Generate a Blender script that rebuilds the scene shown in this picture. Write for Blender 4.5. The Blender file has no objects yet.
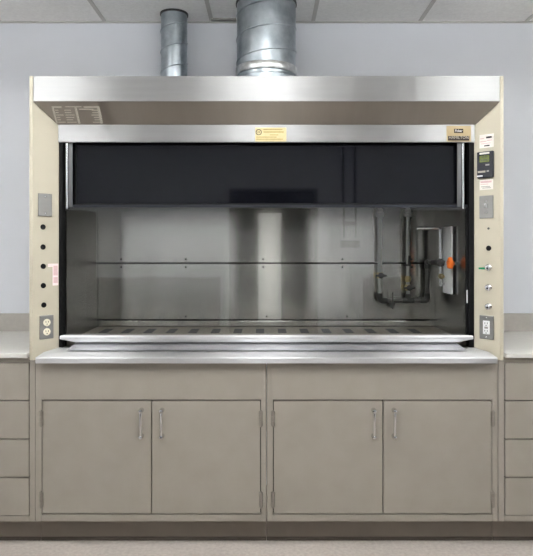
import bpy, bmesh, math, random
from mathutils import Vector, Matrix
random.seed(4)
PI = math.pi
scene = bpy.context.scene
COL = scene.collection

# ------------------------------------------------------------------ helpers
F, PX0, PY0, CAMY, CAMZ = 587.0, 266.5, 248.0, -2.93, 1.497
def X(px, Y): return (px - PX0) * (Y - CAMY) / F
def Z(py, Y): return CAMZ - (py - PY0) * (Y - CAMY) / F

def lin(c):
    c = c / 255.0
    return c / 12.92 if c <= 0.04045 else ((c + 0.055) / 1.055) ** 2.4
def rgb(r, g, b): return (lin(r), lin(g), lin(b), 1.0)

class MB:
    """collects shapes in one bmesh"""
    def __init__(s, M=None): s.bm = bmesh.new(); s.M = M or Matrix()
    def _v(s, p): return s.bm.verts.new(s.M @ Vector(p))
    def box(s, x0, x1, y0, y1, z0, z1, bev=0.0, seg=2):
        r = bmesh.ops.create_cube(s.bm, size=1.0)
        vs = r['verts']
        S = Matrix.Translation(((x0+x1)/2, (y0+y1)/2, (z0+z1)/2)) @ Matrix.Diagonal((abs(x1-x0), abs(y1-y0), abs(z1-z0), 1))
        bmesh.ops.transform(s.bm, matrix=s.M @ S, verts=vs)
        if bev:
            es = list({e for v in vs for e in v.link_edges})
            bmesh.ops.bevel(s.bm, geom=es, offset=bev, segments=seg, affect='EDGES', profile=0.5)
        return s
    def poly_prism(s, bottom, top):
        b = [s._v(p) for p in bottom]; t = [s._v(p) for p in top]; n = len(b)
        s.bm.faces.new(b); s.bm.faces.new(list(reversed(t)))
        for i in range(n):
            j = (i+1) % n
            s.bm.faces.new((b[j], b[i], t[i], t[j]))
        return s
    def prism_x(s, prof, x0, x1):
        """profile of (y,z) along X; x0/x1 numbers or functions of (y,z)"""
        f0 = x0 if callable(x0) else (lambda y, z: x0)
        f1 = x1 if callable(x1) else (lambda y, z: x1)
        return s.poly_prism([(f0(y, z), y, z) for y, z in prof], [(f1(y, z), y, z) for y, z in prof])
    def rings(s, rings, caps=True, close=False):
        vr = [[s._v(p) for p in r] for r in rings]; n = len(vr[0])
        m = len(vr)
        for i in range(m if close else m-1):
            a, b = vr[i], vr[(i+1) % m]
            for k in range(n):
                j = (k+1) % n
                s.bm.faces.new((a[k], a[j], b[j], b[k]))
        if caps and not close:
            s.bm.faces.new(list(reversed(vr[0]))); s.bm.faces.new(vr[-1])
        return s
    def lathe(s, prof, o=(0,0,0), ax='z', n=24, lobes=0, depth=0.0):
        """prof: (radius, height); axis z, -y (ax='y': towards the viewer), x, -x"""
        o = Vector(o); rs = []
        for r, h in prof:
            ring = []
            for k in range(n):
                a = 2*PI*k/n
                rr = r * (1 + (depth*math.cos(lobes*a) if lobes else 0))
                c, d = rr*math.cos(a), rr*math.sin(a)
                p = {'z': (c, d, h), 'y': (c, -h, d), 'x': (h, c, d), 'X': (-h, d, c)}[ax]
                ring.append(o + Vector(p))
            rs.append(ring)
        return s.rings(rs)
    def cyl(s, p0, p1, r, n=16): return s.tube([p0, p1], r, n)
    def tube(s, pts, r, n=12, corner=0.0, close=False):
        pts = [Vector(p) for p in pts]
        if corner:
            out = [pts[0]]
            for i in range(1, len(pts)-1):
                a, b, c = pts[i-1], pts[i], pts[i+1]
                u, v = (a-b).normalized(), (c-b).normalized()
                q = min(corner, (a-b).length*.49, (c-b).length*.49)
                p0, p1 = b+u*q, b+v*q
                for k in range(7):
                    t = k/6
                    out.append(p0*(1-t)**2 + b*2*t*(1-t) + p1*t*t)
            out.append(pts[-1]); pts = out
        rs = []; prev = None
        for i, p in enumerate(pts):
            d = ((pts[min(i+1, len(pts)-1)] - p).normalized() + (p - pts[max(i-1, 0)]).normalized()).normalized()
            if prev is None:
                ref = Vector((0,0,1)) if abs(d.z) < .9 else Vector((1,0,0))
                u = d.cross(ref).normalized()
            else:
                u = (prev - d*prev.dot(d)).normalized()
            prev = u; v = d.cross(u)
            rs.append([p + (u*math.cos(2*PI*k/n) + v*math.sin(2*PI*k/n))*r for k in range(n)])
        return s.rings(rs)
    def text(s, body, x, z, h, y=-0.0012, width=None):
        """flat letters facing -y with their centre at x,z"""
        cu = bpy.data.curves.new('lettering', 'FONT'); cu.body = body; cu.align_x = 'CENTER'; cu.align_y = 'CENTER'
        cu.size = h; cu.extrude = 0.0003; cu.resolution_u = 2
        ob = bpy.data.objects.new('lettering', cu); COL.objects.link(ob)
        dg = bpy.context.evaluated_depsgraph_get()
        me = bpy.data.meshes.new_from_object(ob.evaluated_get(dg))
        w = max(v.co.x for v in me.vertices) - min(v.co.x for v in me.vertices)
        k = (width / w) if width else 1.0
        me.transform(s.M @ Matrix.Translation((x, y, z)) @ Matrix.Rotation(PI/2, 4, 'X') @ Matrix.Diagonal((k, 1, 1, 1)))
        s.bm.from_mesh(me)
        bpy.data.objects.remove(ob); bpy.data.curves.remove(cu); bpy.data.meshes.remove(me)
        return s
    def build(s, name, mat, parent=None, smooth=None, label=None, shift=None):
        """link as ONE mesh object; parent with ['world'] -> vertices are in world space and get shifted"""
        bmesh.ops.recalc_face_normals(s.bm, faces=s.bm.faces)
        me = bpy.data.meshes.new(name)
        base = Vector((0,0,0)); q = parent
        while q is not None:
            base += q.location; q = q.parent
        world = False; q = parent
        while q is not None:
            world = world or q.get('wrld', 0); q = q.parent
        if world:
            bmesh.ops.translate(s.bm, vec=-base, verts=s.bm.verts)
        s.bm.to_mesh(me); s.bm.free()
        me.materials.append(mat)
        o = bpy.data.objects.new(name, me); COL.objects.link(o)
        if parent is not None: o.parent = parent
        if smooth is not None:
            for p in me.polygons: p.use_smooth = True
            try: me.set_sharp_from_angle(angle=math.radians(smooth))
            except Exception: pass
        if label: o['label'] = label
        return o

def tag(o, label, cat, group=None):
    o['label'] = label; o['category'] = cat
    if group: o['group'] = group
    return o
def thing(name, label, cat, loc, rotz=0.0, group=None, world=True):
    o = bpy.data.objects.new(name, None); COL.objects.link(o)
    o.empty_display_size = 0.05
    o.location = loc; o.rotation_euler = (0, 0, rotz)
    if world: o['wrld'] = 1
    return tag(o, label, cat, group)
def single(mb, name, mat, label, cat, loc=None, rotz=0.0, smooth=None, group=None):
    """a thing that is one mesh; verts local to loc"""
    o = mb.build(name, mat, None, smooth)
    if loc is not None: o.location = loc; o.rotation_euler = (0, 0, rotz)
    return tag(o, label, cat, group)
def struct(o): o['kind'] = 'structure'; return o
def dup(root, loc):
    r = root.copy(); COL.objects.link(r); r.location = loc
    for ch in list(root.children):
        c = ch.copy(); COL.objects.link(c); c.parent = r
        for g in list(ch.children):
            d = g.copy(); COL.objects.link(d); d.parent = c
    return r

# ------------------------------------------------------------------ materials
def newmat(name):
    m = bpy.data.materials.new(name); m.use_nodes = True
    nt = m.node_tree; b = nt.nodes['Principled BSDF']
    return m, nt, b
def setin(b, **k):
    for a, v in k.items():
        n = {'spec': 'Specular IOR Level', 'rough': 'Roughness', 'metal': 'Metallic', 'color': 'Base Color',
             'aniso': 'Anisotropic', 'coat': 'Coat Weight', 'coatr': 'Coat Roughness'}[a]
        b.inputs[n].default_value = v
def noise_mix(nt, b, c0, c1, scale=8, stretch=(1,1,1), detail=4, bump=0.0, rough=None, bscale=None):
    tc = nt.nodes.new('ShaderNodeTexCoord'); mp = nt.nodes.new('ShaderNodeMapping')
    mp.inputs['Scale'].default_value = stretch
    nt.links.new(tc.outputs['Object'], mp.inputs['Vector'])
    n = nt.nodes.new('ShaderNodeTexNoise'); n.inputs['Scale'].default_value = scale; n.inputs['Detail'].default_value = detail
    nt.links.new(mp.outputs['Vector'], n.inputs['Vector'])
    r = nt.nodes.new('ShaderNodeValToRGB'); r.color_ramp.elements[0].position = .3; r.color_ramp.elements[1].position = .7
    r.color_ramp.elements[0].color = c0; r.color_ramp.elements[1].color = c1
    nt.links.new(n.outputs['Fac'], r.inputs['Fac']); nt.links.new(r.outputs['Color'], b.inputs['Base Color'])
    if rough:
        mr = nt.nodes.new('ShaderNodeMapRange'); mr.inputs['To Min'].default_value = rough[0]; mr.inputs['To Max'].default_value = rough[1]
        nt.links.new(n.outputs['Fac'], mr.inputs['Value']); nt.links.new(mr.outputs['Result'], b.inputs['Roughness'])
    if bump:
        n2 = nt.nodes.new('ShaderNodeTexNoise'); n2.inputs['Scale'].default_value = bscale or scale*6; n2.inputs['Detail'].default_value = 3
        nt.links.new(tc.outputs['Object'], n2.inputs['Vector'])
        bp = nt.nodes.new('ShaderNodeBump'); bp.inputs['Strength'].default_value = bump; bp.inputs['Distance'].default_value = .002
        nt.links.new(n2.outputs['Fac'], bp.inputs['Height']); nt.links.new(bp.outputs['Normal'], b.inputs['Normal'])
def paint(name, c, var=5, scale=6, rough=.5, spec=.35, bump=0.0, bscale=None, stretch=(1,1,1)):
    m, nt, b = newmat(name)
    lo = rgb(*[max(0, v-var) for v in c]); hi = rgb(*[min(255, v+var) for v in c])
    setin(b, rough=rough, spec=spec)
    noise_mix(nt, b, lo, hi, scale, stretch, 4, bump, None, bscale)
    return m
def steel(name, T, c=(205,203,198), rough=.3, aniso=.85, var=5, stretch=(1,1,1), rv=.04, scale=3):
    m, nt, b = newmat(name)
    setin(b, metal=1.0, rough=rough, aniso=aniso)
    noise_mix(nt, b, rgb(*[v-var for v in c]), rgb(*[min(255, v+var) for v in c]), scale, stretch, 5, 0, (rough-rv, rough+rv))
    cx = nt.nodes.new('ShaderNodeCombineXYZ')
    for i in range(3): cx.inputs[i].default_value = T[i]
    nt.links.new(cx.outputs['Vector'], b.inputs['Tangent'])
    return m
def emit(name, c, s):
    m, nt, b = newmat(name)
    b.inputs['Base Color'].default_value = (0.8, 0.8, 0.8, 1)
    b.inputs['Emission Color'].default_value = c; b.inputs['Emission Strength'].default_value = s
    return m

M = {}
M['cream'] = paint('cream_enamel', (188,181,162), 3, 5, .42, .4)
M['cab'] = paint('taupe_cabinet_paint', (149,142,132), 2.5, 9, .46, .35, .04, 300)
M['cabdark'] = paint('taupe_plinth', (128,119,108), 3, 9, .5, .3)
M['gapdark'] = paint('dark_cabinet_inside', (52,47,42), 2, 9, .8, .1)
M['wall'] = paint('painted_wall', (222,224,229), 2, 3, .75, .25, .12, 220)
M['ceiling'] = paint('mineral_ceiling_tile', (243,242,239), 5, 60, .9, .1, .25, 160)
M['tbar'] = paint('white_ceiling_grid', (196,193,188), 2, 10, .6, .3)
M['floor'] = paint('speckled_vinyl_floor', (180,171,163), 9, 55, .5, .3, .05, 120)
M['worktop'] = paint('pale_grey_laminate', (204,201,195), 3, 40, .42, .4)
M['splash'] = paint('shaded_laminate', (178,173,166), 3, 40, .42, .4)  # darker copy of the worktop laminate, shade put into its colour
M['strip'] = paint('dark_taupe_strip', (84,76,68), 3, 9, .6, .2)
M['fascia'] = steel('brushed_steel_upright', (0,0,1), (157,157,157), .39, 1.0, 2, (1,1,14), .01)
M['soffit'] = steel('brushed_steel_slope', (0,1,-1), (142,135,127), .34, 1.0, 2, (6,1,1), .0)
M['sill'] = steel('brushed_steel_level', (0,1,.6), (206,206,207), .325, 1.0, 0, (1,1,1), .0)
M['airfoil'] = steel('brushed_steel_airfoil', (0,1,.6), (212,212,214), .24, 1.0, 0, (1,1,1), .0)
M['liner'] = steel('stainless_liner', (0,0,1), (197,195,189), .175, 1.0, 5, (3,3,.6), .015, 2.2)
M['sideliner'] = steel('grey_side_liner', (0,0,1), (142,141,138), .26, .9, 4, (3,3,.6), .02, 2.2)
M['galv'] = None
m, nt, b = newmat('galvanised_duct'); setin(b, metal=1.0, rough=.34)
noise_mix(nt, b, rgb(150,159,166), rgb(184,192,198), 16, (1,1,1), 4, .15, (.25,.4), 40); M['galv'] = m
M['black'] = paint('black_rubber', (11,11,12), 1, 20, .6, .2)
m, nt, b = newmat('black_gloss_panel'); setin(b, rough=.04, spec=.19)
noise_mix(nt, b, rgb(12,13,18), rgb(13,14,19), 2); M['gloss'] = m
M['plate'] = steel('brushed_wall_plate', (0,0,1), (136,135,132), .42, .4, 3, (1,1,12))
M['track'] = steel('dull_track_steel', (0,0,1), (96,96,97), .4, .5, 3)
M['chrome'] = steel('bright_chrome', (0,0,1), (214,214,214), .12, 0, 2)
M['pipe'] = steel('grey_steel_pipe', (0,0,1), (172,171,166), .36, 0, 8, (1,1,1), .08, 20)
M['pipe'].node_tree.nodes['Principled BSDF'].inputs['Metallic'].default_value = .75
M['iron'] = steel('dull_iron_pipe', (0,0,1), (104,103,99), .36, 0, 8, (1,1,1), .08, 20)
M['hinge'] = paint('taupe_hinge', (126,119,110), 3, 30, .4, .5)
M['darkiron'] = paint('dark_iron_fitting', (56,55,53), 6, 25, .45, .4)
m, nt, b = newmat('brass_valve'); setin(b, metal=1.0, rough=.32)
noise_mix(nt, b, rgb(176,156,108), rgb(206,190,146), 30); M['brass'] = m
M['orange'] = paint('orange_plastic', (252,122,38), 4, 20, .4, .4)
M['white'] = paint('white_enamel', (232,233,233), 2, 8, .4, .4)
M['paper'] = paint('white_paper', (238,233,226), 3, 30, .7, .2)
M['pink'] = paint('pink_print', (216,186,186), 5, 60, .7, .2)
M['palepink'] = paint('pale_pink_paper', (240,222,222), 3, 60, .7, .2)
M['ink'] = paint('dark_ink', (58,56,58), 3, 40, .7, .2)
M['greyink'] = paint('faded_ink', (150,146,142), 6, 60, .7, .2)
M['gold'] = paint('yellowed_label', (208,193,148), 4, 60, .6, .3)
M['olive'] = paint('olive_ink', (176,158,104), 6, 60, .6, .2)
M['tan'] = paint('tan_nameplate', (170,150,112), 4, 40, .45, .4)
M['brown'] = paint('dark_brown_print', (44,34,28), 3, 40, .5, .3)
M['green'] = paint('green_tape', (28,140,96), 4, 40, .5, .3)
M['navy'] = paint('dark_navy_plastic', (24,27,36), 2, 40, .38, .4)
M['lcd'] = paint('olive_lcd', (100,112,50), 6, 90, .25, .5)
M['ivory'] = paint('ivory_plastic', (236,228,206), 2, 30, .4, .4)
M['etch'] = paint('pale_etched_label', (172,165,153), 4, 80, .6, .2)
M['slot'] = paint('dark_slot', (40,42,50), 3, 20, .6, .3)
M['tray'] = paint('tan_work_surface', (96,88,77), 8, 14, .45, .35, 0, None, (3,.5,1))
M['door'] = paint('dark_door', (26,26,28), 2, 5, .5, .3)
M['doorframe'] = paint('dark_door_frame', (40,40,42), 2, 5, .5, .3)
M['rearcab'] = paint('dim_grey_storage_paint', (62,60,58), 3, 5, .5, .3)
M['light'] = emit('lamp_diffuser', (.965, .985, 1.0, 1), 7.5)
M['uplight'] = emit('added_uplight_glow', (.965, .985, 1.0, 1), 22.0)  # glow added on top of the lamps to lift the ceiling
M['nickel'] = steel('satin_nickel', (0,0,1), (176,173,168), .28, 0, 2)
M['lite'] = emit('lit_corridor_window', (1.0, .98, .95, 1), .34)
M['hoodlamp'] = emit('hood_lamp_lens', (1.0, .97, .92, 1), 2.0)
# clear glass pane: see-through plus mirror reflection by Fresnel on the outer face
m = bpy.data.materials.new('sash_glass'); m.use_nodes = True; nt = m.node_tree
for n in list(nt.nodes): nt.nodes.remove(n)
out = nt.nodes.new('ShaderNodeOutputMaterial'); mx = nt.nodes.new('ShaderNodeMixShader')
tr = nt.nodes.new('ShaderNodeBsdfTransparent'); gl = nt.nodes.new('ShaderNodeBsdfGlossy'); fr = nt.nodes.new('ShaderNodeFresnel')
ge = nt.nodes.new('ShaderNodeNewGeometry'); mu = nt.nodes.new('ShaderNodeMath'); iv = nt.nodes.new('ShaderNodeMath')
iv.operation = 'SUBTRACT'; iv.inputs[0].default_value = 1.0; nt.links.new(ge.outputs['Backfacing'], iv.inputs[1])
mu.operation = 'MULTIPLY'; fr.inputs['IOR'].default_value = 1.62
nt.links.new(fr.outputs[0], mu.inputs[0]); nt.links.new(iv.outputs[0], mu.inputs[1])
tr.inputs['Color'].default_value = (.97, .975, .972, 1); gl.inputs['Color'].default_value = (1,1,1,1); gl.inputs['Roughness'].default_value = .015
nt.links.new(mu.outputs[0], mx.inputs[0]); nt.links.new(tr.outputs[0], mx.inputs[1]); nt.links.new(gl.outputs[0], mx.inputs[2])
nt.links.new(mx.outputs[0], out.inputs[0]); M['glass'] = m

# ------------------------------------------------------------------ the room
WY, RY, SX, CH = 0.78, -3.20, 2.75, 2.925
struct(MB().box(-SX-.1, SX+.1, RY-.1, WY+.1, -.08, 0).build('floor', M['floor']))
struct(MB().box(-SX-.1, SX+.1, RY-.1, WY+.1, CH, CH+.06).build('ceiling', M['ceiling']))
struct(MB().box(-SX-.1, SX+.1, WY, WY+.1, 0, CH).build('wall_back', M['wall']))
struct(MB().box(-SX-.1, -SX, RY-.1, WY, 0, CH).build('wall_left', M['wall']))
struct(MB().box(SX, SX+.1, RY-.1, WY, 0, CH).build('wall_right', M['wall']))
D0, D1, DH = -.405, .556, 2.145
wf = MB().box(-SX, D0, RY-.1, RY, 0, CH).box(D1, SX, RY-.1, RY, 0, CH).box(D0, D1, RY-.1, RY, DH, CH)
struct(wf.build('wall_front', M['wall']))
# dark door with a lit vision panel behind the viewpoint (it mirrors in the sash)
dr = struct(MB().box(D0+.03, D1-.03, RY-.07, RY-.02, 0.005, DH-.03).build('door_1', M['door']))
fr_ = MB().box(D0, D0+.04, RY-.09, RY+.012, 0, DH).box(D1-.04, D1, RY-.09, RY+.012, 0, DH).box(D0, D1, RY-.09, RY+.012, DH-.04, DH)
fr_.build('door_frame', M['doorframe'], dr)
MB().box(-.09, .16, RY-.03, RY-.012, .70, 1.875).build('vision_panel', M['lite'], dr)
# ceiling grid
n = 0
for xx in (-2.345, -1.68, -1.018, -.345, .293, .965, 1.634, 2.30):
    n += 1
    struct(MB().box(xx-.012, xx+.012, RY, WY, CH-.004, CH+.002).build('trim_%d' % n, M['tbar']))
for yy in (-.64, -1.86, -3.08):
    n += 1
    struct(MB().box(-SX, SX, yy-.012, yy+.012, CH-.0035, CH+.002).build('trim_%d' % n, M['tbar']))
n += 1
struct(MB().box(-SX, SX, WY-.02, WY, CH-.008, CH).build('trim_%d' % n, M['tbar']))
n += 1   # short cross tee beside the large duct
struct(MB().box(-.345, -.165, .715, .745, CH-.009, CH).build('trim_%d' % n, M['greyink']))

# hanging lamps of the room, ahead of and above the viewpoint, lit below; glowing top added to brighten the ceiling
LZ = CH-.33
def lamp(x, y, lab):
    t = thing('ceiling_light', lab, 'ceiling light', (x, y, CH-.002), 0, 'hanging ceiling lights')
    fm = MB()
    for a, b_, c, d in ((-.30, -.27, -.61, .61), (.27, .30, -.61, .61), (-.275, .275, -.61, -.58), (-.275, .275, .58, .61)):
        fm.box(x+a, x+b_, y+c, y+d, LZ-.03, LZ+.03)
    fm.build('frame', M['tbar'], t)
    MB().box(x-.27, x+.27, y-.58, y+.58, LZ-.028, LZ-.020).build('diffuser', M['light'], t)
    MB().box(x-.27, x+.27, y-.58, y+.58, LZ+.020, LZ+.028).build('added_uplight', M['uplight'], t)
    for q in (-.5, .5):
        MB().cyl((x, y+q, LZ+.025), (x, y+q, CH-.001), .006).build('hanger', M['tbar'], t)
for x, lab in ((-1.68, 'left hanging ceiling light mirrored in the hood canopy'),
               (.0, 'middle hanging ceiling light mirrored in the hood canopy'),
               (1.62, 'right hanging ceiling light mirrored in the hood canopy')):
    lamp(x, -1.55, lab)

# what the glass mirrors from behind the viewpoint: two low cabinets and a conduit run
def store(x0, x1, lab, h=1.18):
    t = thing('storage_cabinet', lab, 'storage cabinet', ((x0+x1)/2, RY+.2, 0))
    MB().box(x0, x1, RY+.015, RY+.40, .0, h, .004).build('body', M['rearcab'], t)
    mid = (x0+x1)/2
    for a, b_ in ((x0+.01, mid-.004), (mid+.004, x1-.01)):
        d = MB().box(a, b_, RY+.401, RY+.418, .08, h-.03, .003).build('door', M['rearcab'], t)
store(-1.83, -.50, 'low grey cupboard mirrored in the sash left of the dark door')
store(1.04, 1.43, 'low grey cupboard mirrored in the sash right of the dark door')
store(-2.7, -1.84, 'tall grey cupboard mirrored at the far left of the hood back', 1.88)
store(1.44, 2.7, 'tall grey cupboard mirrored at the far right of the hood back', 1.88)
cd = thing('conduit_run', 'twin conduits with switch boxes mirrored in the right half of the sash', 'conduit', (.9, RY+.02, 1.5))
for x in (.835, .965):
    MB().cyl((x, RY+.02, 1.62), (x, RY+.02, CH-.02), .011).build('conduit', M['darkiron'], cd, 40)
MB().box(.80, 1.0, RY+.002, RY+.05, 1.50, 1.58, .004).build('switch_box', M['darkiron'], cd)
MB().box(.82, .98, RY+.002, RY+.045, 1.74, 1.78, .004).build('clamp_bar', M['darkiron'], cd)

# ------------------------------------------------------------------ base cabinets
ZT = .934
CW = 1.1535 / 1.0     # width of one cupboard, half of the pair
def pull(t, x, z, vertical=True, half=.0625, y=-.019):
    """bow pull; posts stand on the door face at y"""
    mb = MB()
    if vertical: pts = [(x, y, z+half), (x, y-.03, z+half), (x, y-.03, z-half), (x, y, z-half)]
    else: pts = [(x-half, y, z), (x-half, y-.03, z), (x+half, y-.03, z), (x+half, y, z)]
    mb.tube(pts, .0066, 14, .016)
    for p in (pts[0], pts[-1]): mb.lathe([(.0115, 0), (.0115, .004), (.009, .008), (.009, .026), (.0105, .031), (.0085, .0365), (.003, .039)], p, 'y', 16)
    return mb
x0, x1 = -1.153, .001
cab = thing('base_cabinet', 'taupe two-door base cupboard under the left half of the fume hood', 'cabinet', ((x0+x1)/2, .35, 0), 0, 'cupboards under the fume hood')
GX0, GX1 = X(41.6, 0), X(261, 0)
AP0, DT, DB = .923, Z(400.5, 0), Z(514.8, 0)
body = MB()
body.box(x0, GX0, .0, .70, .132, ZT, .0015).box(GX1, x1-.002, 0, .70, .132, ZT, .0015)
body.box(GX0, GX1, 0, .70, .132, DB, .0015).box(GX0, GX1, .0, .70, DT-.0+.004, ZT)
body.box(GX0, GX1, .03, .70, DB, DT+.004)
body.build('carcass', M['cab'], cab)
MB().box(GX0-.006, GX1+.006, -.0012, .0005, DT+.008, .930, .0008).build('apron_panel', M['cab'], cab)
MB().box(x0, x1-.002, .08, .095, 0, .132).build('toe_kick', M['cabdark'], cab)
MB().box(x0, x1-.002, .072, .08, 0, .018, .003).build('base_strip', M['strip'], cab)
MB().box(GX0, GX1, .026, .0295, DB, DT+.004).build('door_gap', M['gapdark'], cab)
mid = X(151.6, 0)
for a, b_, hx, gx in ((GX0+.004, mid-.0025, X(140.6, -.03), GX0), (mid+.0025, GX1-.004, X(161.2, -.03), GX1)):
    d = MB().box(a, b_, -.001, .018, DB+.006, DT-.003, .002).build('door', M['cab'], cab)
    zz = (Z(411.5, -.03) + Z(437.5, -.03)) / 2
    pull(cab, hx, zz, True, (Z(411.5, -.03) - Z(437.5, -.03)) / 2, -.001).build('handle', M['chrome'], d, 40, 'bright metal bow handle')
    for pa, pb in ((411, 425.5), (492, 506.5)):
        hz1, hz0 = Z(pa, 0), Z(pb, 0)
        h = MB()
        for k in range(3):
            u0 = hz0 + (hz1-hz0)*k/3 + .0008; u1 = hz0 + (hz1-hz0)*(k+1)/3 - .0008
            h.cyl((gx, -.007, u0), (gx, -.007, u1), .0088, 14)
        h.cyl((gx, -.007, hz0-.005), (gx, -.007, hz1+.005), .005, 10)
        h.box(gx-.010, gx+.010, -.003, -.0012, hz0, hz1)
        h.build('hinge', M['hinge'], d, 40)
c2 = dup(cab, ((x0+x1)/2 + 1.155, .35, 0))
c2['label'] = 'taupe two-door base cupboard under the right half of the fume hood'

# drawer cabinets either side
dw, bx1 = .62, -1.1545
bx0 = bx1 - dw
dc = thing('drawer_cabinet', 'taupe four-drawer cabinet under the left worktop, cut by the left edge', 'cabinet', ((bx0+bx1)/2, .35, 0), 0, 'drawer cabinets beside the fume hood')
e0, e1 = bx0+.030, X(29.6, 0)
zs = [Z(p, 0) for p in (362.5, 400.7, 439.2, 477.6, 516)]
body = MB().box(bx0, e0, 0, .70, .132, ZT, .0015).box(e1, bx1, 0, .70, .132, ZT, .0015)
body.box(e0, e1, 0, .70, .132, zs[4], .0015).box(e0, e1, 0, .70, zs[0], ZT, .0015).box(e0, e1, .03, .70, zs[4], zs[0])
body.build('carcass', M['cab'], dc)
MB().box(bx0, bx1, .08, .095, 0, .132).build('toe_kick', M['cabdark'], dc)
MB().box(bx0, bx1, .072, .08, 0, .018, .003).build('base_strip', M['strip'], dc)
MB().box(e0, e1, .026, .0295, zs[4], zs[0]).build('drawer_gap', M['gapdark'], dc)
for k in range(4):
    d = MB().box(e0+.004, e1-.004, -.001, .018, zs[k+1]+.003, zs[k]-.003, .002).build('drawer', M['cab'], dc)
    pull(dc, (e0+e1)/2 - .03, (zs[k]+zs[k+1])/2, False, .05, -.001).build('handle', M['nickel'], d, 40)
d2 = dup(dc, (-(bx0+bx1)/2 + .003, .35, 0))
d2['label'] = 'taupe four-drawer cabinet under the right worktop, cut by the right edge'
for side, lab in ((-1, 'pale grey worktop with backsplash left of the fume hood'), (1, 'pale grey worktop with backsplash right of the fume hood')):
    a, b_ = sorted((side*1.187, side*(1.187+.66)))
    t = thing('worktop', lab, 'worktop', ((a+b_)/2, .37, .9345), 0, 'worktops beside the fume hood')
    MB().box(a, b_, -.022, .758, .9515, .974, .003).build('slab', M['worktop'], t)
    MB().box(a, b_, .004, .70, .9345, .9514).build('support_frame', M['cab'], t)
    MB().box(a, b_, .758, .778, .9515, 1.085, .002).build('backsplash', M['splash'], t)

# ------------------------------------------------------------------ fume hood
H = thing('fume_hood', 'wide cream and stainless steel fume hood with closed glass sash standing on two cupboards', 'fume hood', (0, .38, .936))
ZB, ZTOP = .936, 2.356
ZL = 2.228                       # lower lip of the canopy face
for s in (-1, 1):
    MB().box(s*1.166, s*1.184, 0, .775, ZB, ZTOP, .002).build('side_panel', M['cream'], H)
    bot = [(s*1.1655, .001), (s*1.1655, .14), (s*1.071, .14), (s*1.071, .092)]
    tops = [ZL-.003, ZL-1.09*.092-.003, ZL-1.09*.092-.003, ZL-1.09*.092-.003]
    MB().poly_prism([(x, y, ZB) for x, y in bot], [(x, y, z) for (x, y), z in zip(bot, tops)]).build('corner_post', M['cream'], H)
MB().box(-1.1655, 1.1655, .0, .012, ZL, ZTOP, .003).build('canopy_fascia', M['fascia'], H)
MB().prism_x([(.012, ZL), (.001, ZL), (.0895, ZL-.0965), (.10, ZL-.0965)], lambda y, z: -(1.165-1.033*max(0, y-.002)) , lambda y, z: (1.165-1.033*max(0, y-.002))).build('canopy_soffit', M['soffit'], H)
MB().box(-1.1655, 1.1655, .013, .775, 2.338, 2.348).build('top_panel', M['plate'], H)
MB().box(-1.165, 1.165, .765, .775, ZB, 2.337).build('rear_panel', M['black'], H)
MB().box(-1.0705, 1.0705, .084, .098, 2.040, 2.1305, .003).build('header', M['fascia'], H)
MB().box(-1.10, 1.10, .101, .112, 2.05, 2.125).build('header_backing', M['black'], H)
# interior: side liners, baffle in three panels, roof, work surface
for s in (-1, 1):
    a, b_ = sorted((s*1.046, s*1.060))
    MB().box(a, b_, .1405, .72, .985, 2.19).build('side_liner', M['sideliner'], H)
    a, b_ = sorted((s*1.0445, s*1.0700))
    if s < 0: b_ = -1.052
    MB().box(a, b_, .0955, .140, .985, 2.048).build('sash_jamb', M['black'], H)
    cx_ = 1.028 if s < 0 else 1.012
    a, b_ = sorted((s*(cx_-.026), s*(cx_-.004)))
    tk = MB().box(a, b_, .102, .1105, 1.709, 2.049, .002).build('sash_track', M['track'], H)
    MB().tube([(s*(cx_+.004), .104, 1.700), (s*(cx_+.004), .104, 2.049)], .0068, 14).build('track_rod', M['chrome'], tk, 40)
MB().box(-1.045, 1.045, .1405, .755, 2.195, 2.205).build('chamber_roof', M['liner'], H)
for z0, z1 in ((1.0135, 1.045), (1.055, 1.399), (1.407, 2.19)):
    p = MB().box(-1.0455, 1.0455, .71, .716, z0, z1, .0015)
    if z0 > 1.05: p.box(-1.0455, 1.0455, .7165, .735, z0, z0+.006)
    p = p.build('baffle_panel', M['liner'], H)
    pts = {1.0135: [], 1.055: [(-.5, z0+.018), (0, z0+.018), (.5, z0+.018), (-.5, z1-.02), (-.02, z1-.02), (.47, z1-.02), (-.9, z1-.02), (.9, z1-.02)],
           1.407: [(-.5, z0+.02), (-.02, z0+.02), (.47, z0+.02), (-.9, z0+.02), (.9, z0+.02)]}[z0]
    for x, z in pts:
        MB().lathe([(.0062, 0), (.0062, .003), (.003, .005)], (x, .7098, z), 'y', 12).build('bolt', M['darkiron'], p, 40)
MB().box(-1.0455, 1.0455, .1405, .709, .985, 1.010, .002).build('work_surface', M['tray'], H)
for i in range(18):
    px = 106 + 22.1*i - (10 if i > 0 else 0)*0
    if px > 430: break
    x = X(px, .5)
    MB().box(x-.028, x+.020, .43, .60, 1.0101, 1.0112).build('tray_slot', M['slot'], H)
# sill and airfoil
def hw(y, z): return 1.137 - max(0, y+.038)*.523
def hwn(y, z): return -hw(y, z)
MB().prism_x([(-.042, .929), (-.042, .954), (-.038, .958), (.006, .9765), (.09, .985), (.09, .962), (-.002, .945), (-.002, .929)], hwn, hw).build('sill', M['sill'], H)
MB().box(-1.07, 1.07, .10, .140, .945, .978).build('sill_trough', M['black'], H)
MB().prism_x([(.015, .9835), (.106, 1.009), (.110, 1.005), (.108, .9865)], lambda y, z: -1.004+(y-.015)*.2, lambda y, z: 1.010-(y-.015)*.35).build('airfoil', M['airfoil'], H)
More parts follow.
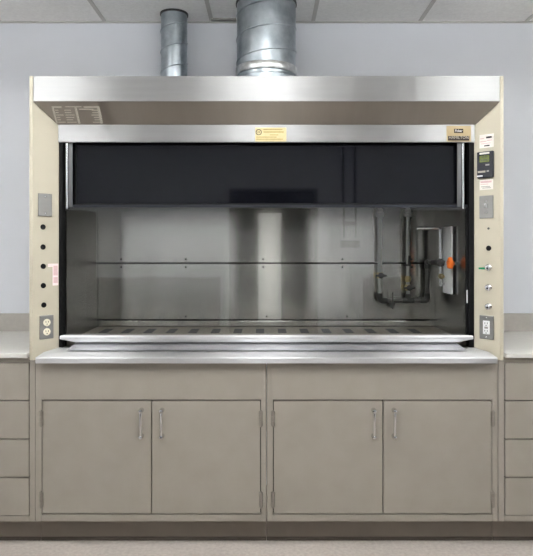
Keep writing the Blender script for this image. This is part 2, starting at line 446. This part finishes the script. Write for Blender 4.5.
# sash
S = bpy.data.objects.new('sash', None); COL.objects.link(S); S.parent = H; S.empty_display_size = .05
S['label'] = 'closed vertical glass sash with a steel bottom handle'
for a, b_ in ((-1.0515, -1.046), (1.034, 1.0435)):
    MB().box(a, b_, .1115, .1235, 1.010, 1.718).build('stile', M['black'], S)
MB().box(-1.0462, 1.0342, .1155, .1205, 1.020, 1.709).build('pane', M['glass'], S)
MB().box(-1.043, 1.043, .111, .124, 1.706, 1.721, .002).build('top_rail', M['navy'], S)
MB().prism_x([(.066, 1.032), (.066, 1.043), (.070, 1.0475), (.110, 1.0475), (.110, 1.012), (.090, 1.012)], lambda y, z: -1.056+ (0.07 if z < 1.015 else 0), lambda y, z: 1.056-(0.07 if z < 1.015 else 0)).build('sash_handle', M['sill'], S)
MB().box(1.0352, 1.0425, .1072, .1113, Z(303, .11), Z(290, .11), .0015).build('white_tab', M['white'], S)  # small white block on the right stile
# dark fixed panel over the sash
U = MB().box(-1.0435, 1.0435, .134, .1395, 1.722, 2.06).build('upper_panel', M['gloss'], H, None, 'glossy black fixed panel above the glass')
MB().box(-1.0, 1.0, .129, .1338, 1.724, 1.731, .001).box(-1.0, -.992, .129, .1338, 1.731, 2.06).box(.992, 1.0, .129, .1338, 1.731, 2.06).build('panel_edge', M['black'], U)
# maker's plate and instruction sheet: parts of the canopy
np_ = MB().box(X(446.5, .084), X(471, .084), .0825, .0838, Z(141.5, .084), Z(126, .084)).build('nameplate', M['tan'], H, None, 'small tan nameplate with black printing')
pcx, pcz = X(458.8, .08), Z(130.8, .08)
MB(Matrix.Translation((pcx, .0824, pcz))).lathe([(.001, 0), (.001, .0004)], (0,0,0), 'y', 4).box(-.0235, .0235, -.0008, -.0001, -.0105, .0105, .0003, 1).build('logo_panel', M['brown'], np_)
mb = MB(Matrix.Translation((pcx, .0815, pcz))).text('Fisher', 0, 0, .018, 0, .037); mb.build('lettering', M['paper'], np_)
MB().box(X(448, .08), X(469.5, .08), .0817, .0824, Z(140.6, .08), Z(136.0, .08)).build('name_strip', M['brown'], np_)
MB(Matrix.Translation((pcx, .0814, Z(137.6, .08)))).text('HAMILTON', 0, 0, .021, 0, .100).build('lettering', M['etch'], np_)

# frames on the angled corner posts
def post(side, px, py):
    """point on the face of a corner post seen at pixel px,py"""
    lo, hi = -.01, .15
    for _ in range(50):
        y = (lo+hi)/2
        f = abs(X(px, y)) - (1.1655 - 1.0385*(y-.001))
        if f < 0: lo = y
        else: hi = y
    y = (lo+hi)/2
    return Vector((X(px, y), y, Z(py, y)))
A = math.atan2(.091, .0945)
def pM(side, px, py): return Matrix.Translation(post(side, px, py)) @ Matrix.Rotation(-side*A, 4, 'Z')
def pT(side, px, py): return post(side, px, py), -side*A

for py, px in ((227, 43.0), (247, 43.0), (266.3, 43.2), (285.6, 43.3), (305, 43.8)):
    MB(pM(-1, px, py)).lathe([(.0135, 0), (.0135, .0015), (.0105, .0028), (.004, .0015)], (0,0,0), 'y', 20).build('hole_plug', M['black'], H, 40, 'black plug in the left post')
MB(pM(1, 488.7, 248.2)).lathe([(.0135, 0), (.0135, .0015), (.0105, .0028), (.004, .0015)], (0,0,0), 'y', 20).build('hole_plug', M['black'], H, 40, 'black plug in the right post')
MB(pM(1, 488.5, 228.5)).lathe([(.006, 0), (.006, .0015), (.002, .0025)], (0,0,0), 'y', 14).build('screw', M['darkiron'], H, 40)
for py in (267.5, 287.5, 306.5):
    k = MB(pM(1, 488.8, py))
    k.lathe([(.0165, 0), (.0165, .003), (.012, .006), (.011, .008), (.0145, .010), (.0145, .016), (.012, .0185), (.002, .019)], (0,0,0), 'y', 24)
    k.box(-.003, .003, -.0205, -.017, -.011, .011, .001)
    k = k.build('control_knob', M['chrome'], H, 40, 'small bright control knob')
    MB(pM(1, 488.8, py)).lathe([(.0045, .019), (.0045, .022), (.002, .0225)], (0, 0, -.003), 'y', 12).build('knob_index', M['ink'], k)
MB(pM(1, 482.0, 268.4)).box(-.0175, .0175, -.0012, .0, -.0048, .0048, .0004, 1).build('tape_mark', M['green'], H, None, 'green tape strip by the top control knob')

# electrical fittings screwed to the posts
def plate_thing(name, lab, cat, side, px, py, group=None):
    o, r = pT(side, px, py); return thing(name, lab, cat, o, r, group, world=False)
def cover(t, w=.072, h=.115, mat='plate'):
    p = MB().box(-w/2, w/2, -.006, 0, -h/2, h/2, .0025).build('cover', M[mat], t); return p
def screws(p, zs):
    for z in zs: MB().lathe([(.0034, .0061), (.0034, .0072), (.0015, .0078)], (0,0,z), 'y', 10).build('screw', M['chrome'], p)
def slots(z, f):
    for a in (-.00625, .00625): MB().box(a-.00125, a+.00125, -.0105, -.0094, z-.001, z+.008).build('slot', M['ink'], f)
    MB().lathe([(.0027, .0094), (.0027, .0104)], (0,0,z-.008), 'y', 10).build('ground_hole', M['ink'], f)
t = plate_thing('cover_plate', 'blank grey metal cover plate on the left cream post above the black plugs', 'cover plate', -1, 44.8, 205)
screws(cover(t), (-.042, .042))
t = plate_thing('power_outlet', 'duplex outlet with two round ivory sockets at the foot of the left cream post', 'outlet', -1, 46.3, 327)
p = cover(t, .072, .120); screws(p, (0,))
for z in (-.0235, .0235):
    f = MB().lathe([(.0185, .0055), (.0185, .0085), (.0165, .0095), (.001, .0095)], (0,0,z), 'y', 28).build('socket', M['ivory'], t, 40)
    slots(z, f)
t = plate_thing('power_outlet', 'outlet with one white rectangular insert at the foot of the right cream post', 'outlet', 1, 486.9, 327.3)
p = cover(t, .074, .120); screws(p, (-.049, .049))
f = MB().box(-.017, .017, -.0095, -.004, -.034, .034, .0015).build('socket', M['white'], t)
for z in (-.02, .018): slots(z, f)
MB().box(-.009, .009, -.011, -.009, -.006, .004, .0006, 1).build('test_button', M['greyink'], f)
t = plate_thing('light_switch', 'grey metal light switch plate with white toggle on the right cream post', 'light switch', 1, 486.6, 207)
p = cover(t); screws(p, (-.030, .030))
MB().box(-.0055, .0055, -.0075, -.005, -.012, .012).build('toggle_slot', M['greyink'], t)
MB().poly_prism([(-.0055, -.006, -.006), (.0055, -.006, -.006), (.0055, -.006, .012), (-.0055, -.006, .012)], [(-.0045, -.020, .006), (.0045, -.020, .006), (.0045, -.020, .016), (-.0045, -.020, .016)]).build('toggle', M['white'], t)
# airflow monitor
t = plate_thing('airflow_monitor', 'dark navy airflow monitor with green display near the top of the right post', 'monitor', 1, 486.2, 164.9)
MB().box(-.042, .042, -.018, 0, -.067, .067, .005).build('housing', M['navy'], t)
MB().box(-.027, .024, -.0195, -.0175, .012, .046, .001).build('display', M['lcd'], t)
MB().box(-.029, .026, -.0188, -.0178, .010, .048, .0005, 1).build('bezel', M['black'], t)
MB().box(-.027, .024, -.0192, -.0178, .0525, .0615, .0005, 1).build('title_strip', M['paper'], t)
w = MB().text('00', 0, .038, .012, -.0197, .03).text('100', 0, .022, .012, -.0197, .036); w.build('digits', M['ink'], t)
MB().box(.004, .024, -.0192, -.0178, -.0065, .0015, .0004, 1).build('button', M['greyink'], t)
MB().box(-.036, .004, -.0192, -.0178, -.040, -.0305, .0004, 1).build('button', M['etch'], t)
MB().box(.010, .022, -.0192, -.0178, -.038, -.030, .0004, 1).build('button', M['greyink'], t)
MB().box(-.040, -.011, -.0192, -.0178, -.0605, -.053, .0004, 1).build('caption_strip', M['white'], t)
# paper stickers
def sticker(side, px, py, w, h, mat, name, lab, cat='sticker'):
    o, r = pT(side, px, py); t = thing(name, lab, cat, o, r, None, world=False)
    MB().box(-w/2, w/2, -.0012, -.0002, -h/2, h/2).build('sheet', M[mat], t); return t
def lines(t, rows, mat, y=-.0014):
    for x0_, x1_, z, h in rows: MB().box(x0_, x1_, y-.0005, y, z-h/2, z+h/2).build('printed_line', M[mat], t)
t = sticker(1, 486.6, 141.0, .074, .068, 'paper', 'paper_sticker', 'white paper sticker with faint print above the airflow monitor')
lines(t, [(-.002, .027, .0175, .009), (-.012, .016, -.024, .006)], 'ink'); lines(t, [(-.033, -.012, .014, .005), (-.033, .0, -.001, .005), (.002, .030, .002, .004), (-.030, .022, -.012, .003)], 'pink')
t = sticker(1, 486.4, 184.6, .070, .052, 'paper', 'paper_sticker', 'white paper sticker with reddish print below the airflow monitor')
lines(t, [(-.030, .028, .014, .009), (-.030, .010, .002, .003)], 'pink'); lines(t, [(-.028, .020, -.010, .003), (-.020, .024, -.017, .003)], 'greyink')
t = sticker(-1, 55.4, 274.5, .030, .112, 'palepink', 'paper_tag', 'pale pink strip tag beside the black plugs on the left post', 'tag')
lines(t, [(-.011, .011, .020, .05), (-.011, .011, -.028, .03)], 'pink'); 
MB().box(-.040, .015, -.0016, -.0003, .040, .056).build('flap', M['palepink'], t)
t = thing('rating_label', 'yellowed rating label with round emblem in the middle of the steel header', 'label', (X(270.8, .084), .0838, Z(134.6, .084)), 0, None, world=False)
W_, H_ = .160, .072
MB().box(-W_/2, W_/2, -.0012, -.0002, -H_/2, H_/2).build('sheet', M['gold'], t)
ring = MB()
R_ = []
for r, y in ((.0155, -.0013), (.0155, -.0019), (.012, -.0019), (.012, -.0013)):
    R_.append([(-.062 + r*math.cos(2*PI*k/28), y, .012 + r*math.sin(2*PI*k/28)) for k in range(28)])
ring.rings(R_, False, True); ring.text('UL', -.062, .012, .016, -.0016); ring.build('emblem', M['brown'], t)
lines(t, [(-.038, .060, .026, .006), (-.038, .066, .013, .007), (-.006, .038, -.002, .005), (-.074, .030, -.013, .005), (-.074, .062, -.024, .005)], 'olive')
# faint instruction sheet on the sloping soffit
sl = math.atan2(.0965, .0885)
def soffit_pt(px, py):
    lo, hi = 0.0, .1
    for _ in range(50):
        y = (lo+hi)/2
        if Z(py, y) < ZL - 1.09*(y-.001): hi = y
        else: lo = y
    return Vector((X(px, (lo+hi)/2), (lo+hi)/2, Z(py, (lo+hi)/2)))
cpt = soffit_pt(77.5, 115)
RM = Matrix.Rotation(PI/2-sl, 4, 'X')   # local -y -> facing down and out
w2, h2 = .118, .048
mb = MB(Matrix.Translation(cpt) @ RM)
def bar(x0_, x1_, z0_, z1_): mb.box(x0_, x1_, -.0012, -.0004, z0_, z1_)
bar(-w2, -w2+.008, -h2, h2); bar(w2-.012, w2, -h2, h2); bar(-w2, -.07, h2-.008, h2); bar(-.05, .03, h2-.004, h2); bar(.04, w2, h2-.008, h2)
bar(-.006, .004, -h2, h2-.006)
for k in range(6):
    z = h2-.020-k*.0135
    bar(-w2+.012, -w2+.012+.03*random.random()+.01, z-.003, z+.001); bar(-.060, -.030+.02*random.random(), z-.003, z+.001); bar(.085-.02*random.random(), w2-.013, z-.003, z+.001)
bar(.015, .085, h2-.018, h2-.014)
mb.build('instruction_sticker', M['etch'], H, None, 'faint pale-framed instruction sticker on the sloping steel')

# ------------------------------------------------------------------ exhaust ducts
def duct(name, x, y, r, lab, z0=2.349, pitch=.20, tape=False):
    t = thing(name, lab, 'duct', (x, y, z0), 0, 'galvanised ducts on the hood')
    mb = MB().lathe([(r, z0), (r, CH-.012), (r*.97, CH-.012), (r*.97, CH-.03)], (x, y, 0), 'z', 56)
    pts = []
    N = 40; turns = (CH-.02-z0-.02)/pitch
    for k in range(int(N*turns)+1):
        a = 2*PI*k/N
        pts.append((x+r*math.cos(a), y+r*math.sin(a), z0+.02+pitch*k/N))
    mb.tube(pts, .0045, 6)
    mb.build('spiral_tube', M['galv'], t, 35)
    MB().lathe([(r+.001, z0+.0005), (r+.006, z0+.003), (r+.006, z0+.126), (r+.0012, z0+.131)], (x, y, 0), 'z', 56).build('collar', M['galv'], t, 35)
    MB().lathe([(r+.006, CH-.0105), (r+.006, CH-.001), (r*.9, CH-.001), (r*.9, CH-.0105)], (x, y, 0), 'z', 56).build('ceiling_ring', M['darkiron'], t, 35)
    if tape:
        MB().lathe([(r+.005, z0+.150), (r+.007, z0+.154), (r+.007, z0+.190), (r+.005, z0+.194)], (x, y, 0), 'z', 56).build('tape_band', M['foil'], t, 35)
m, nt, b = newmat('crumpled_foil_tape'); setin(b, metal=1.0, rough=.3)
noise_mix(nt, b, rgb(186,188,188), rgb(236,238,238), 30, (1,1,1), 5, .9, None, 60); M['foil'] = m
duct('exhaust_duct', X(174.2, .650), .650, .0792, 'narrow galvanised spiral duct rising from the hood top to the ceiling', pitch=.125)
duct('exhaust_duct', X(266.3, .505), .505, .1725, 'wide galvanised spiral duct rising from the hood centre with foil tape band', pitch=.135, tape=True)

# ------------------------------------------------------------------ plumbing inside the hood
PYY = .655
def px_(p): return X(p, PYY)
def pz_(p): return Z(p, PYY)
P = thing('gas_piping', 'grey steel piping with brass valves along the right of the hood back', 'piping', (px_(403), PYY, pz_(300.5)))
xa, xb, xc, zl = px_(379.8), px_(408), px_(427.3), pz_(300.5)
MB().tube([(xa, PYY, 1.80), (xa, PYY, zl+.03)], .0138, 16).build('pipe', M['pipe'], P, 50)
MB().tube([(xa, PYY, zl+.035), (xa, PYY, zl), (xc, PYY, zl), (xc, PYY, pz_(262)), (xc+.005, .56, pz_(262))], .0132, 14, .022).build('pipe', M['iron'], P, 50, 'dark lower pipe run')
MB().tube([(xb, PYY, 1.80), (xb, PYY, zl)], .012, 14).build('pipe', M['pipe'], P, 50)
for x in (xa, xb):
    MB().lathe([(.020, 1.688), (.026, 1.692), (.026, 1.712), (.019, 1.718), (.019, 1.735)], (x, PYY, 0), 'z', 20).build('coupling', M['pipe'], P, 40)
for x, z in ((xa, zl), (xc, zl), (xc, pz_(262))):
    e = MB(); s = 1 if x == xa else -1
    if z == zl: e.tube([(x, PYY, z+.045), (x, PYY, z), (x+s*.045, PYY, z)], .019, 16, .028)
    else: e.tube([(x, PYY, z-.04), (x, PYY, z), (x+.002, PYY-.045, z)], .019, 16, .028)
    e.build('elbow', M['darkiron'], P, 50)
MB().cyl((xb, PYY, zl+.04), (xb, PYY, zl-.002), .018).cyl((xb-.035, PYY, zl), (xb+.035, PYY, zl), .018).build('tee', M['darkiron'], P, 50)
def valve(x, z, hh):
    v = MB().lathe([(.0145, -.018), (.0165, -.016), (.0165, -.009), (.020, -.006), (.020, .006), (.0165, .009), (.0165, .016), (.0145, .018)], (x, PYY, z), 'z', 8).build('valve', M['brass'], P)
    mb = MB().lathe([(.010, .02), (.008, .035), (.018, .037), (.018, .043), (.006, .045)], (x, PYY, z), 'y', 16).box(x-.034, x+.034, PYY-.046, PYY-.041, z-.006, z+.006, .002)
    if hh: mb.build('valve_handle', M['darkiron'], v)
    else: mb.bm.free()
valve(xa, pz_(275.3), True); valve(xb, pz_(279), False); valve(xb, pz_(287.5), True)
MB().tube([(xb, PYY-.02, pz_(265)), (xb+.004, PYY-.025, pz_(255.5))], .008, 10).lathe([(.018, 0), (.018, .012)], (xb, PYY, pz_(266)), 'z', 14).build('lever', M['darkiron'], P, 40)
dx = px_(392.2)
MB().cyl((dx, PYY, zl), (dx, PYY, zl-.045), .010).cyl((dx, PYY-.015, zl-.05), (dx, PYY-.015, zl+.05), .005).lathe([(.017, -.03), (.019, -.02), (.017, -.010)], (dx, PYY, zl), 'z', 12).build('drain_cock', M['darkiron'], P, 40)

G = thing('service_fixture', 'white fixture plate with chrome gooseneck and orange knob on the right inside wall', 'service fixture', (1.03, .43, 1.43))
MB().box(1.026, 1.038, .335, .492, 1.238, 1.618, .004).build('back_plate', M['white'], G)
for y, z in ((.37, 1.58), (.46, 1.58), (.37, 1.28), (.46, 1.28)):
    MB().cyl((1.0383, y, z), (1.0458, y, z), .006).build('standoff', M['darkiron'], G)
gx, gy = 1.0, .45
MB().tube([(gx, gy, 1.278), (gx, gy, 1.612), (.872, gy+.01, 1.612), (.872, gy+.01, 1.604)], .0095, 14, .018).build('gooseneck', M['chrome'], G, 50)
MB().tube([(.985, .548, pz_(262)), (1.0, gy, 1.415), (1.023, gy-.01, 1.41)], .0155, 14, .02).lathe([(.021, 0), (.024, .004), (.024, .02), (.018, .025)], (gx, gy+.012, 1.413), 'y', 16).build('valve_body', M['darkiron'], G, 50)
MB().lathe([(.010, 0), (.016, .004), (.016, .02), (.010, .026), (.007, .045), (.009, .05)], (gx, gy-.008, 1.335), 'y', 16).build('outlet', M['brass'], G, 40)
MB().cyl((gx, gy, 1.29), (1.024, gy, 1.29), .008).build('bracket', M['chrome'], G)
k = MB().lathe([(.010, 0), (.012, .006), (.020, .010), (.0295, .014), (.031, .022), (.029, .032), (.017, .038), (.004, .040)], (1.030, .29, 1.413), 'X', 40, 5, .12).build('knob', M['orange'], G, 50, 'bright orange lobed knob')
MB().cyl((1.0305, .29, 1.413), (1.0405, .29, 1.413), .008).box(1.030, 1.0400, .29, .336, 1.405, 1.421).build('stem', M['chrome'], k)

# drop bookkeeping props
for o in bpy.data.objects:
    if 'wrld' in o: del o['wrld']

# ------------------------------------------------------------------ world, camera, view
w = bpy.data.worlds.new('World'); scene.world = w; w.use_nodes = True
w.node_tree.nodes['Background'].inputs[0].default_value = (.8, .85, .9, 1); w.node_tree.nodes['Background'].inputs[1].default_value = .2
cam = bpy.data.cameras.new('Camera'); co = bpy.data.objects.new('Camera', cam); COL.objects.link(co)
cam.sensor_fit = 'HORIZONTAL'; cam.sensor_width = 36; cam.lens = 36*F/533
cam.shift_y = -(278-PY0)/533; cam.clip_start = .02
co.location = (0, CAMY, CAMZ); co.rotation_euler = (PI/2, 0, 0)
scene.camera = co
vs = scene.view_settings
vs.view_transform = 'Standard'; vs.look = 'None'; vs.gamma = 1.0; vs.use_curve_mapping = False
vs.exposure = 0.30
scene.cycles.use_denoising = True
scene.cycles.max_bounces = 10
scene.cycles.transparent_max_bounces = 12
